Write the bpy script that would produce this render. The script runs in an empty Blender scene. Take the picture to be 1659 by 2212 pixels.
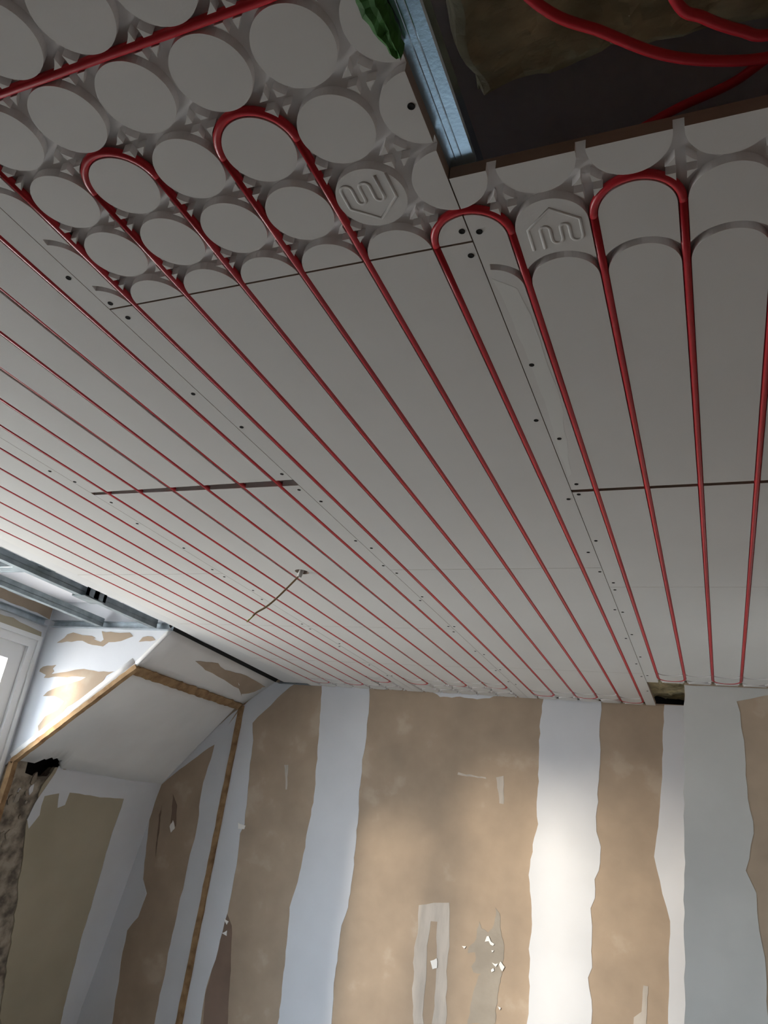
import bpy, bmesh, math, random
from mathutils import Vector, Matrix
C = bpy.context.scene
COL = C.collection
P = 0.1          # one pipe pitch in metres; the whole room is measured in pitches
H = 2.5          # height of the finished ceiling face

def V(x, y, z):
    """x across the pipes, y along them (towards the photographer), z above the ceiling face, in pitches"""
    return Vector((x * P, -y * P, H + z * P))

# ---------------------------------------------------------------- camera
cam_data = bpy.data.cameras.new('camera')
cam = bpy.data.objects.new('camera', cam_data); COL.objects.link(cam)
CAM_M = [[0.9179029, 0.0393261, 0.3948514, 0.8135871], [0.3756819, -0.4064624, -0.8328574, -0.7075941], [0.1277392, 0.9128208, -0.3878672, 1.7944239], [0.0, 0.0, 0.0, 1.0]]
cam.matrix_world = Matrix(CAM_M)
cam_data.sensor_fit = 'VERTICAL'; cam_data.sensor_height = 36.0; cam_data.sensor_width = 27.0
cam_data.lens = 26.5926
cam_data.clip_start = 0.02; cam_data.clip_end = 200
C.camera = cam
C.view_settings.view_transform = 'Standard'
C.view_settings.look = 'None'
C.view_settings.gamma = 1.0
C.view_settings.use_curve_mapping = False
C.view_settings.exposure = 0.42

# ---------------------------------------------------------------- daylight
world = bpy.data.worlds.new('overcast_sky'); C.world = world
world.use_nodes = True
nt = world.node_tree; nt.nodes.clear()
out = nt.nodes.new('ShaderNodeOutputWorld'); bg = nt.nodes.new('ShaderNodeBackground')
tc = nt.nodes.new('ShaderNodeTexCoord'); sep = nt.nodes.new('ShaderNodeSeparateXYZ'); rmp = nt.nodes.new('ShaderNodeValToRGB')
mp = nt.nodes.new('ShaderNodeMapRange')
mp.inputs['From Min'].default_value = -0.25; mp.inputs['From Max'].default_value = 0.3
rmp.color_ramp.elements[0].color = (0.50, 0.49, 0.47, 1); rmp.color_ramp.elements[0].position = 0.0
rmp.color_ramp.elements[1].color = (0.73, 0.84, 0.96, 1); rmp.color_ramp.elements[1].position = 1.0
nt.links.new(tc.outputs['Generated'], sep.inputs[0]); nt.links.new(sep.outputs['Z'], mp.inputs['Value'])
nt.links.new(mp.outputs[0], rmp.inputs[0]); nt.links.new(rmp.outputs[0], bg.inputs[0]); nt.links.new(bg.outputs[0], out.inputs[0])
SKY_STRENGTH = 31.0
bg.inputs[1].default_value = SKY_STRENGTH

sun_d = bpy.data.lights.new('low_sun', 'SUN'); sun_d.energy = 7.4; sun_d.angle = math.radians(9); sun_d.color = (1.0, 0.88, 0.72)
sun = bpy.data.objects.new('low_sun', sun_d); COL.objects.link(sun)
sun.location = (-6, -2, 3)
sun.rotation_euler = Vector((1.0, 0.9, -0.12)).to_track_quat('-Z', 'Y').to_euler()

WIN = [(-19.3, -15.0), (-14.4, -5.2)]     # the two dormer windows, y range of the openings
WX = -21.5                               # inner face of the dormer's window wall and of the knee wall
WZ = (-16.5, -0.67)                      # sill and head of the openings
for wy0, wy1 in WIN:                     # portals only guide the sampling of the sky through the windows
    pl = bpy.data.lights.new('window_portal', 'AREA'); pl.shape = 'RECTANGLE'
    pl.size = (wy1 - wy0) * P; pl.size_y = (WZ[1] - WZ[0]) * P; pl.cycles.is_portal = True
    po = bpy.data.objects.new('window_portal', pl); COL.objects.link(po)
    po.location = V(WX - 2.2, (wy0 + wy1) / 2, (WZ[0] + WZ[1]) / 2)
    po.rotation_euler = Matrix(((0, 0, -1), (-1, 0, 0), (0, 1, 0))).to_euler()
cy = C.cycles
cy.max_bounces = 10; cy.diffuse_bounces = 6; cy.transparent_max_bounces = 12

# ---------------------------------------------------------------- materials
def mat(name, col, rough=0.7, metal=0.0, mottle=0.0, mscale=3.0, col2=None, bump=0.0, bscale=60.0, detail=4.0, lo=0.35, hi=0.65, stretch=None):
    m = bpy.data.materials.new(name); m.use_nodes = True
    t = m.node_tree; b = t.nodes['Principled BSDF']
    b.inputs['Base Color'].default_value = (*col, 1); b.inputs['Roughness'].default_value = rough; b.inputs['Metallic'].default_value = metal
    if 'Specular IOR Level' in b.inputs: b.inputs['Specular IOR Level'].default_value = 0.3
    tc = t.nodes.new('ShaderNodeTexCoord'); src = tc.outputs['Object']
    if stretch:
        mp = t.nodes.new('ShaderNodeMapping'); mp.inputs['Scale'].default_value = stretch
        t.links.new(src, mp.inputs[0]); src = mp.outputs[0]
    if mottle or col2:
        n = t.nodes.new('ShaderNodeTexNoise'); n.inputs['Scale'].default_value = mscale; n.inputs['Detail'].default_value = detail
        r = t.nodes.new('ShaderNodeValToRGB'); r.color_ramp.elements[0].position = lo; r.color_ramp.elements[1].position = hi
        c2 = col2 or tuple(min(1, c * (1 - mottle)) for c in col)
        r.color_ramp.elements[0].color = (*c2, 1); r.color_ramp.elements[1].color = (*col, 1)
        t.links.new(src, n.inputs['Vector']); t.links.new(n.outputs['Fac'], r.inputs[0]); t.links.new(r.outputs[0], b.inputs['Base Color'])
    if bump:
        n2 = t.nodes.new('ShaderNodeTexNoise'); n2.inputs['Scale'].default_value = bscale; n2.inputs['Detail'].default_value = 4
        bp = t.nodes.new('ShaderNodeBump'); bp.inputs['Strength'].default_value = bump; bp.inputs['Distance'].default_value = 0.004
        t.links.new(src, n2.inputs['Vector']); t.links.new(n2.outputs['Fac'], bp.inputs['Height']); t.links.new(bp.outputs[0], b.inputs['Normal'])
    return m

M = {}
M['panel'] = mat('grey_board_face', (0.59, 0.59, 0.57), 0.75, mottle=0.05, mscale=2.2, bump=0.05, bscale=300)
M['core'] = mat('milled_white_core', (0.70, 0.69, 0.685), 0.85)
M['edge'] = mat('brown_board_edge', (0.36, 0.30, 0.255), 0.9)
M['filler'] = mat('white_joint_filler', (0.615, 0.625, 0.60), 0.8)
M['pipe'] = mat('red_pipe_plastic', (0.56, 0.022, 0.034), 0.35, mottle=0.25, mscale=1.4)
M['screw'] = mat('black_phosphate_screw', (0.006, 0.006, 0.006), 0.95)
M['metal'] = mat('galvanised_steel', (0.50, 0.56, 0.60), 0.42, metal=0.85, mottle=0.25, mscale=25, bump=0.05, bscale=120)
M['board'] = mat('brown_plasterboard_paper', (0.41, 0.32, 0.235), 0.85, col2=(0.345, 0.27, 0.2), mscale=6.0, bump=0.04, bscale=150, lo=0.3, hi=0.6, detail=7)
cr = [n for n in M['board'].node_tree.nodes if n.type == 'VALTORGB'][0].color_ramp
e_ = cr.elements.new(0.78); e_.color = (0.41, 0.32, 0.235, 1)
cr.elements[1].position = 0.6
cr.elements[2].position = 0.70; cr.elements[2].color = (0.47, 0.385, 0.295, 1)
M['board_green'] = mat('olive_plasterboard_paper', (0.43, 0.385, 0.29), 0.85, col2=(0.36, 0.32, 0.235), mscale=2.5, lo=0.3, hi=0.7)
M['compound'] = mat('white_joint_compound', (0.66, 0.68, 0.71), 0.75, mottle=0.06, mscale=4, bump=0.05, bscale=40)
M['compound_grey'] = mat('grey_joint_compound', (0.57, 0.575, 0.55), 0.8, mottle=0.12, mscale=3)
M['smear'] = mat('thin_compound_smear', (0.54, 0.495, 0.44), 0.85, mottle=0.22, mscale=9, stretch=(3, 1, 0.6))
M['torn'] = mat('torn_grey_paper', (0.37, 0.33, 0.275), 0.9, mottle=0.2, mscale=6, bump=0.2, bscale=60)
M['gypsum'] = mat('bare_white_gypsum', (0.86, 0.85, 0.82), 0.85)
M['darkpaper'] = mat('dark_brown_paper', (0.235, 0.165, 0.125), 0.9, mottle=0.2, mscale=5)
M['white'] = mat('white_painted_plaster', (0.78, 0.775, 0.755), 0.8, mottle=0.10, mscale=3.0, lo=0.3, hi=0.6, bump=0.03, bscale=80)
M['timber'] = mat('raw_timber', (0.35, 0.225, 0.115), 0.85, col2=(0.17, 0.095, 0.045), mscale=18, lo=0.3, hi=0.6, bump=0.3, bscale=60, stretch=(1, 1, 1))
M['rough'] = mat('broken_mortar', (0.38, 0.33, 0.26), 0.95, col2=(0.12, 0.10, 0.08), mscale=16, bump=1.0, bscale=40, lo=0.36, hi=0.6)
M['dark'] = mat('cavity_shade_black', (0.02, 0.02, 0.02), 0.95)  # black base colour stands in for the shade inside cavities
M['deck'] = mat('dark_grey_board', (0.62, 0.57, 0.60), 0.9, mottle=0.2, mscale=2)
M['deck_white'] = mat('old_white_board', (0.80, 0.80, 0.83), 0.8, mottle=0.08)
M['wool'] = mat('mineral_wool', (0.72, 0.68, 0.46), 1.0, col2=(0.30, 0.28, 0.18), mscale=9, bump=1.0, bscale=50, lo=0.3, hi=0.7, stretch=(1, 1.8, 1))
M['dull_metal'] = mat('dull_galvanised_steel', (0.30, 0.345, 0.365), 0.55, metal=0.8, mottle=0.3, mscale=20)
M['bright_metal'] = mat('sky_tinted_steel', (0.58, 0.80, 0.97), 0.27, metal=1.0, mottle=0.12, mscale=30, bump=0.04, bscale=200)  # blue sky reflection tinted into the base colour of this one channel
M['pvc'] = mat('white_window_plastic', (0.78, 0.79, 0.79), 0.35)
M['cable'] = mat('brown_cable_sheath', (0.30, 0.21, 0.12), 0.6)
M['earth'] = mat('yellow_green_wire', (0.33, 0.33, 0.06), 0.5)
M['conduit'] = mat('grey_conduit', (0.45, 0.44, 0.42), 0.5)
M['greenpl'] = mat('green_plastic_film', (0.05, 0.20, 0.035), 0.7, mottle=0.5, mscale=20)
M['floor_dark'] = mat('dark_floorboards', (0.085, 0.088, 0.075), 0.7, mottle=0.3, mscale=2, stretch=(8, 1, 1))  # unseen floor, kept dark to dim the near ceiling
M['floor'] = mat('pale_bounce_sheet', (0.80, 0.81, 0.82), 0.6, mottle=0.12, mscale=2)
M['grey_strip'] = mat('grey_plasterboard', (0.56, 0.565, 0.56), 0.8, mottle=0.05, mscale=3)
g = bpy.data.materials.new('window_glass'); g.use_nodes = True
t = g.node_tree; t.nodes.clear()
o_ = t.nodes.new('ShaderNodeOutputMaterial'); mx = t.nodes.new('ShaderNodeMixShader'); tr = t.nodes.new('ShaderNodeBsdfTransparent'); gl = t.nodes.new('ShaderNodeBsdfGlossy')
gl.inputs['Roughness'].default_value = 0.02; mx.inputs[0].default_value = 0.06
t.links.new(tr.outputs[0], mx.inputs[1]); t.links.new(gl.outputs[0], mx.inputs[2]); t.links.new(mx.outputs[0], o_.inputs[0])
M['glass'] = g

# ---------------------------------------------------------------- helpers
def obj(name, bm, mats, parent=None, smooth=False, recalc=True):
    if recalc: bmesh.ops.recalc_face_normals(bm, faces=bm.faces[:])
    me = bpy.data.meshes.new(name); bm.to_mesh(me); bm.free()
    for m in (mats if isinstance(mats, (list, tuple)) else [mats]): me.materials.append(m)
    if smooth:
        for p in me.polygons: p.use_smooth = True
    o = bpy.data.objects.new(name, me); COL.objects.link(o)
    if parent: o.parent = parent
    return o

def centre(o):
    """moves a top-level mesh's origin to the middle of its mesh"""
    vs = [v.co for v in o.data.vertices]
    c = Vector([(min(v[i] for v in vs) + max(v[i] for v in vs)) / 2 for i in range(3)])
    o.data.transform(Matrix.Translation(-c)); o.location = c
    return o

def tag(o, label, cat, group=None):
    o['label'] = label; o['category'] = cat
    if group: o['group'] = group
    return o

def thing(name, label, cat, loc, group=None):
    o = bpy.data.objects.new(name, None); COL.objects.link(o); o.location = loc; o.empty_display_size = 0.05
    return tag(o, label, cat, group)

def adopt(child, root):
    """parents without moving: the child's vertices are in world space"""
    child.data.transform(Matrix.Translation(-root.location)); child.parent = root
    return child

def struct(o):
    o['kind'] = 'structure'; return o

def solid(bm, pts_a, pts_b, mi=0):
    a = [bm.verts.new(p) for p in pts_a]; b = [bm.verts.new(p) for p in pts_b]
    n = len(a); fs = [bm.faces.new(a), bm.faces.new(b[::-1])]
    for i in range(n): fs.append(bm.faces.new((a[i], b[i], b[(i + 1) % n], a[(i + 1) % n])))
    for f in fs: f.material_index = mi
    return fs

def prism(bm, poly, z0, z1, mi=0):
    return solid(bm, [V(x, y, z0) for x, y in poly], [V(x, y, z1) for x, y in poly], mi)

def box(bm, x0, x1, y0, y1, z0, z1, mi=0):
    return prism(bm, [(x0, y0), (x1, y0), (x1, y1), (x0, y1)], z0, z1, mi)

def clip(poly, axis, val, keep_greater):
    r = []
    n = len(poly)
    for i in range(n):
        a, b = poly[i], poly[(i + 1) % n]
        ia = (a[axis] >= val) == keep_greater or abs(a[axis] - val) < 1e-9
        ib = (b[axis] >= val) == keep_greater or abs(b[axis] - val) < 1e-9
        if ia: r.append(a)
        if ia != ib:
            s = (val - a[axis]) / (b[axis] - a[axis]); r.append((a[0] + s * (b[0] - a[0]), a[1] + s * (b[1] - a[1])))
    q = []
    for p in r:
        if not q or math.hypot(p[0] - q[-1][0], p[1] - q[-1][1]) > 1e-5: q.append(p)
    if len(q) > 1 and math.hypot(q[0][0] - q[-1][0], q[0][1] - q[-1][1]) < 1e-5: q.pop()
    return q

def area(poly):
    return 0.5 * sum(poly[i][0] * poly[(i + 1) % len(poly)][1] - poly[(i + 1) % len(poly)][0] * poly[i][1] for i in range(len(poly)))

def cliprect(poly, x0, x1, y0, y1):
    for ax, v, k in ((0, x0, True), (0, x1, False), (1, y0, True), (1, y1, False)):
        if len(poly) < 3: return None
        poly = clip(poly, ax, v, k)
    return poly if len(poly) >= 3 and abs(area(poly)) > 1e-4 else None

def tube(bm, pts, r, seg=12, mi=0, flat=1.0, caps=True):
    """round tube through world points"""
    n = len(pts); rings = []
    up = Vector((0, 0, 1)); prev = None
    for i, p in enumerate(pts):
        d = (pts[min(i + 1, n - 1)] - pts[max(i - 1, 0)]).normalized()
        if prev is None:
            u = up if abs(d.z) < 0.9 else Vector((1, 0, 0))
            s = d.cross(u).normalized()
        else:
            s = (prev - d * prev.dot(d)).normalized()
        prev = s; w = s.cross(d)
        rr = r[i] if isinstance(r, (list, tuple)) else r
        rings.append([bm.verts.new(p + s * math.cos(a) * rr + w * math.sin(a) * rr * flat) for a in [2 * math.pi * k / seg for k in range(seg)]])
    for a, b in zip(rings, rings[1:]):
        for k in range(seg):
            f = bm.faces.new((a[k], a[(k + 1) % seg], b[(k + 1) % seg], b[k])); f.material_index = mi; f.smooth = True
    if caps:
        for ring in (rings[0], rings[-1]):
            f = bm.faces.new(ring); f.material_index = mi

def smooth_path(ctrl, n=10):
    """Catmull-Rom through control points"""
    c = [ctrl[0] * 2 - ctrl[1]] + list(ctrl) + [ctrl[-1] * 2 - ctrl[-2]]; r = []
    for i in range(1, len(c) - 2):
        p0, p1, p2, p3 = c[i - 1:i + 3]
        for k in range(n):
            t = k / n
            r.append(0.5 * ((2 * p1) + (p2 - p0) * t + (2 * p0 - 5 * p1 + 4 * p2 - p3) * t * t + (3 * p1 - p0 - 3 * p2 + p3) * t ** 3))
    r.append(c[-2]); return r

def jitter(poly, step, amp, seed):
    rnd = random.Random(seed); r = []; d = 0.0
    for i in range(len(poly)):
        a, b = poly[i], poly[(i + 1) % len(poly)]
        L = math.hypot(b[0] - a[0], b[1] - a[1]); n = max(1, int(L / step))
        nx, ny = (-(b[1] - a[1]) / L, (b[0] - a[0]) / L) if L > 1e-6 else (0, 0)
        for k in range(n):
            s = k / n; d = 0.6 * d + rnd.uniform(-amp, amp) * 0.85
            r.append((a[0] + (b[0] - a[0]) * s + nx * d, a[1] + (b[1] - a[1]) * s + ny * d))
    return r

def plate(bm, pts, nrm, h, mi):
    """thin layer lying on a plane: pts are world points on it"""
    solid(bm, [p + nrm * h for p in pts], [p - nrm * 0.002 for p in pts], mi)

# ================================================================ setting
# outlines of the compound strips, torn paper and chips, in pitches on their own wall planes
PL = {
'corner_band' : [(-15.39, 0.27), (-13.85, 0.26), (-14.84, -0.84), (-15.59, -1.62), (-16.22, -2.28), (-15.97, -3.23), (-15.73, -5.68), (-15.5, -7.55), (-15.68, -8.04), (-15.5, -9.16), (-15.58, -11.8), (-15.72, -13.51), (-15.97, -15.78), (-15.88, -17.14), (-17.1, -17.38), (-17.05, -10.04), (-17.06, -1.37)] ,
'strip_a' : [(-12.17, 0.34), (-11.78, -2.91), (-11.6, -5.74), (-11.63, -8.22), (-11.78, -10.18), (-11.93, -11.04), (-11.82, -12.66), (-11.63, -16.3), (-8.82, -15.75), (-8.96, -14.11), (-9.02, -12.59), (-8.97, -11.4), (-8.8, -10.57), (-8.92, -6.13), (-9.03, -4.56), (-9.08, -2.46), (-9.22, 0.28)] ,
'strip_b' : [(0.22, 0.37), (0.12, -1.98), (0.24, -5.74), (0.04, -6.96), (-0.06, -7.94), (0.12, -9.24), (0.14, -10.88), (0.18, -12.28), (0.13, -13.98), (2.83, -13.45), (2.79, -12.31), (2.6, -11.5), (2.82, -11.12), (2.74, -9.92), (2.64, -8.86), (2.83, -8.47), (2.85, -7.73), (3.07, -7.33), (3.05, -6.38), (2.87, -5.44), (2.9, -3.84), (2.98, -2.18), (2.9, -0.91), (2.98, 0.3)] ,
'strip_c' : [(5.9, 0.57), (5.77, -1.55), (5.7, -3.56), (5.38, -6.46), (5.64, -7.88), (5.94, -8.89), (5.87, -10.76), (5.83, -12.86), (7.29, -12.57), (7.37, 0.65)] ,
'smear_top' : [(-6.12, 0.27), (-1.28, 0.4), (-1.85, 0.02), (-2.93, -0.16), (-4.29, -0.14), (-5.17, -0.21)] ,
'band_slope' : [(-17.04, -1.45), (-18.45, -3.58), (-18.66, -5.73), (-18.51, -7.42), (-18.53, -9.08), (-18.6, -10.7), (-18.61, -12.04), (-18.59, -14.2), (-18.62, -16.07), (-18.63, -17.68), (-17.16, -17.39), (-17.05, -10.04)] ,
'band_under_slope' : [(-17.33, -1.57), (-18.45, -3.58), (-20.17, -4.91), (-21.47, -6.1), (-22.29, -6.49), (-22.16, -6.06), (-21.74, -5.77), (-20.83, -4.91), (-19.57, -3.51)] ,
'corner_in' : [(-21.65, -6.07), (-21.84, -6.54), (-21.79, -7.79), (-21.64, -8.99), (-21.31, -11.07), (-20.83, -11.69), (-21.06, -12.86), (-21.55, -13.6), (-21.52, -15.12), (-21.27, -16.77), (-21.16, -18.18), (-24.64, -18.86), (-23.07, -6.41)] ,
'torn' : [(-1.52, -9.49), (-1.32, -9.7), (-1.15, -10.41), (-1.03, -10.91), (-1.02, -11.42), (-1.04, -12.05), (-1.16, -12.81), (-1.2, -13.94), (-2.46, -14.19), (-2.35, -13.4), (-2.21, -12.63), (-1.98, -12.14), (-2.31, -12.19), (-2.44, -11.99), (-2.25, -11.75), (-2.31, -11.45), (-2.67, -11.51), (-2.63, -11.3), (-2.3, -10.86), (-2.3, -10.49), (-2.2, -10.16), (-2.09, -10.4), (-1.81, -10.52), (-1.61, -10.33), (-1.51, -9.94)] ,
'smear_b' : [(-5.19, -9.93), (-3.73, -9.62), (-3.61, -10.37), (-3.53, -12.04), (-3.43, -14.37), (-4.0, -14.48), (-4.14, -12.14), (-4.21, -10.46), (-4.54, -10.51), (-4.62, -12.23), (-4.42, -14.57), (-4.9, -14.66), (-5.18, -12.32), (-5.13, -10.8)] ,
'chips' : [[(-1.82, -10.7), (-1.73, -10.66), (-1.6, -10.85), (-1.44, -10.95), (-1.52, -11.04), (-1.65, -11.01), (-1.72, -10.89), (-1.9, -10.92)], [(-1.21, -11.68), (-1.1, -11.54), (-0.93, -11.75), (-1.04, -11.95), (-1.14, -11.86)], [(-1.51, -11.66), (-1.36, -11.68), (-1.21, -11.68), (-1.32, -11.81), (-1.41, -11.76)], [(-2.94, -11.27), (-2.75, -11.24), (-2.81, -11.33)], [(-1.53, -11.96), (-1.43, -11.87), (-1.4, -11.96), (-1.48, -12.03)], [(-1.13, -13.27), (-1.01, -13.3), (-1.02, -13.38)], [(-1.57, -11.2), (-1.47, -11.19), (-1.51, -11.27)], [(-15.89, -7.55), (-15.43, -7.62), (-15.45, -7.78), (-15.8, -7.82)], [(-15.64, -12.13), (-15.37, -12.2), (-15.44, -12.38)], [(-15.62, -12.76), (-15.32, -12.61), (-15.32, -12.86)], [(-20.28, -8.23), (-20.13, -7.89), (-19.91, -8.3), (-20.1, -8.52)], [(-4.37, -12.09), (-4.05, -11.94), (-4.03, -12.31), (-4.22, -12.4)]] ,
'streaks' : [[(-1.88, -3.89), (-1.55, -3.77), (-1.44, -5.01), (-1.62, -5.03)], [(-13.69, -4.33), (-13.44, -4.31), (-13.27, -5.56), (-13.35, -5.57)], [(-3.82, -3.83), (-2.39, -3.91), (-2.38, -3.98), (-3.81, -3.92)], [(4.87, -11.43), (5.02, -11.41), (4.99, -13.03), (4.42, -13.14), (4.47, -12.57), (4.78, -12.35)]] ,
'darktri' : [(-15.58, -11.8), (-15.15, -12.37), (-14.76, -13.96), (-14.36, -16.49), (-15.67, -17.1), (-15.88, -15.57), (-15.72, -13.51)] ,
'torn_small' : [[(-20.55, -6.54), (-20.13, -7.11), (-19.88, -8.18), (-20.22, -8.34), (-20.4, -7.39)], [(-21.18, -7.72), (-21.14, -7.22), (-20.8, -9.84)]] ,
'pillar' : [(6.93, -0.03), (6.63, -11.99), (9.32, -11.46), (9.3, -9.72), (9.16, -8.48), (9.11, -7.32), (8.82, -6.61), (9.16, -5.33), (9.05, -3.73), (9.02, -2.05), (8.91, -1.01), (8.81, -0.52), (9.8, -0.25), (10.6, -0.2), (10.62, 0.16)] ,
'cheek1' : [(-20.63, -0.75), (-20.25, -0.51), (-20.12, -0.31), (-19.79, -0.25), (-18.83, -0.39), (-18.33, -0.44), (-18.45, -0.55), (-17.95, -0.63), (-17.84, -0.54), (-18.07, -0.14), (-16.41, -0.17), (-16.15, -0.32), (-16.77, -0.55), (-17.47, -0.66), (-17.75, -0.88), (-18.14, -0.87), (-18.68, -0.78), (-19.07, -0.66), (-19.72, -0.68)] ,
'cheek2' : [(-21.17, -2.04), (-21.03, -1.93), (-20.24, -1.82), (-20.4, -2.0), (-20.26, -2.1), (-20.39, -2.24), (-19.55, -2.07), (-18.48, -1.95), (-17.59, -1.98), (-16.69, -1.98), (-17.1, -2.16), (-17.16, -2.36), (-17.44, -2.64), (-17.52, -2.77), (-17.88, -2.99), (-18.38, -3.38), (-18.84, -3.67), (-19.18, -4.15), (-19.48, -4.52), (-20.1, -4.96), (-20.25, -4.61), (-19.97, -4.2), (-19.4, -3.83), (-19.14, -3.46), (-19.8, -3.28), (-20.48, -3.27), (-20.31, -3.02), (-19.88, -2.83), (-19.12, -2.59), (-18.25, -2.31), (-18.8, -2.27), (-20.78, -2.43), (-20.69, -2.29), (-21.13, -2.14)] ,
'cheek3' : [(-15.71, -0.59), (-15.59, -0.36), (-15.05, -0.32), (-14.84, -0.47), (-15.38, -0.52)] ,
'cheek_pts' : [(-13.89, -0.0), (-15.47, -1.61), (-21.1, -6.13), (-18.22, -3.89), (-21.54, 0.05), (-20.33, -5.26)] ,
'knee_rough_edge' : [(-22.59, -6.21), (-22.15, -7.13), (-22.32, -7.75), (-22.16, -8.6), (-22.72, -10.21), (-23.06, -11.22), (-23.78, -13.04), (-24.59, -15.25), (-25.42, -17.5)] ,
'hole' : [(-21.05, -6.4), (-21.01, -6.09), (-21.43, -5.93), (-21.8, -5.88), (-22.14, -5.99), (-22.7, -5.88), (-22.46, -6.27), (-22.38, -6.45), (-21.84, -6.58), (-21.18, -6.65)] ,
'knee_white' : [(-22.75, -6.08), (-30.84, -6.08), (-30.84, -19.3), (-29.79, -19.1), (-28.85, -14.12), (-28.4, -10.3), (-28.14, -7.18), (-24.08, -7.2), (-24.11, -7.81), (-23.73, -7.95), (-23.43, -7.26), (-22.57, -7.51), (-22.74, -8.35), (-22.44, -8.99), (-22.11, -8.6), (-22.29, -7.54)] ,
'batten_low' : [(-19.69, -6.13), (-19.82, -8.38)] ,
}

FLOOR_Z = -25.0
def wall_y(name, y, poly, thick, mats, side=1):
    """wall in a plane of constant y: poly in (x, z); side = +1 looks towards the photographer"""
    bm = bmesh.new()
    solid(bm, [V(x, y, z) for x, z in poly], [V(x, y - side * thick, z) for x, z in poly], 0)
    return bm

# floor, upper deck, rear and right walls
bm = bmesh.new(); box(bm, -26, 13, -33, 16, FLOOR_Z - 1.5, FLOOR_Z)
box(bm, -21.4, 11.5, -30.8, -15.5, FLOOR_Z - 0.05, FLOOR_Z + 0.01, 1)      # unseen pale sheet added over the far half, bounces light to the ceiling
struct(obj('floor', bm, [M['floor_dark'], M['floor']]))
bm = bmesh.new(); box(bm, -12.9, 13, -33, 16, 2.6, 3.4); struct(obj('ceiling', bm, M['deck']))
bm = bmesh.new(); box(bm, -24, -13.3, -19.7, 16, 1.25, 3.4)
struct(obj('ceiling_dormer', bm, [M['deck_white'], M['board']]))
bm = bmesh.new(); box(bm, -26, -12.9, -33, -19.7, 2.6, 3.4); struct(obj('ceiling_roof', bm, M['deck']))
bm = bmesh.new(); box(bm, -21.5, 11.6, 14, 15.5, FLOOR_Z, 2.6); struct(obj('wall_rear', bm, M['darkpaper']))  # unseen; dark tone chosen to dim the near ceiling
bm = bmesh.new(); box(bm, 11.6, 13, -14, 15.5, FLOOR_Z, 2.6); box(bm, 11.6, 13, -33, -14, FLOOR_Z, 2.6, 1); struct(obj('wall_right', bm, [M['darkpaper'], M['white']]))  # unseen; dark near half dims the ceiling, white far half bounces light

# back wall with its joint compound, torn paper and smears
YB = -30.85
bm = wall_y('wall_back', YB, [(-28, FLOOR_Z), (7.6, FLOOR_Z), (7.6, 0.12), (-13.2, 0.12), (-15.0, 2.2), (-26, 2.2)], 0.5, None)
NB = Vector((0, -1, 0))
def bw(name, h, mi, step=0.35, amp=0.05, seed=1):
    polys = PL[name]
    if isinstance(polys[0][0], (int, float)): polys = [polys]
    for i, p in enumerate(polys):
        plate(bm, [V(x, YB, min(z, 0.09)) for x, z in clip(jitter(p, step, amp, seed + i), 1, 0.09 if 'band' not in name else 0.5, False)], NB, h, mi)
bw('corner_band', 0.0012, 1, 0.4, 0.05, 3)
bw('band_slope', 0.0012, 1, 0.4, 0.06, 4)
bw('band_under_slope', 0.0014, 1, 0.4, 0.04, 5)
bw('corner_in', 0.0016, 1, 0.4, 0.06, 6)
bw('strip_a', 0.0012, 1, 0.3, 0.05, 7)
bw('strip_b', 0.0012, 1, 0.3, 0.06, 8)
bw('strip_c', 0.0012, 1, 0.4, 0.04, 9)
bw('smear_top', 0.0012, 1, 0.2, 0.06, 10)
bw('smear_b', 0.0008, 2, 0.3, 0.06, 11)
bw('torn', 0.0010, 3, 0.15, 0.05, 12)
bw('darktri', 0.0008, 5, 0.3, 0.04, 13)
bw('torn_small', 0.0010, 5, 0.2, 0.03, 14)
bw('streaks', 0.0010, 2, 0.2, 0.03, 20)
bw('chips', 0.004, 4, 0.12, 0.03, 30)
struct(obj('wall_back', bm, [M['board'], M['compound'], M['smear'], M['torn'], M['gypsum'], M['darkpaper']]))

bm = bmesh.new(); box(bm, -15.5, 12, YB - 2.6, YB - 2.0, -1.5, 2.6); struct(obj('wall_back_light_stop', bm, M['dark']))  # black backing added behind the wall top, stops sky light leaking in
bm = bmesh.new(); box(bm, -28, 12, YB - 2.6, YB - 0.5, FLOOR_Z, -1.5); struct(obj('wall_back_core', bm, M['dark']))
# projecting wall on the right
bm = bmesh.new(); box(bm, 6.93, 11.6, YB - 1, -25.8, FLOOR_Z, 0.6)
plate(bm, [V(x, -25.8, min(z, -0.02)) for x, z in jitter(PL['pillar'], 0.4, 0.05, 40)], NB, 0.0012, 1)
struct(obj('wall_projecting', bm, [M['board'], M['compound_grey']]))

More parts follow.
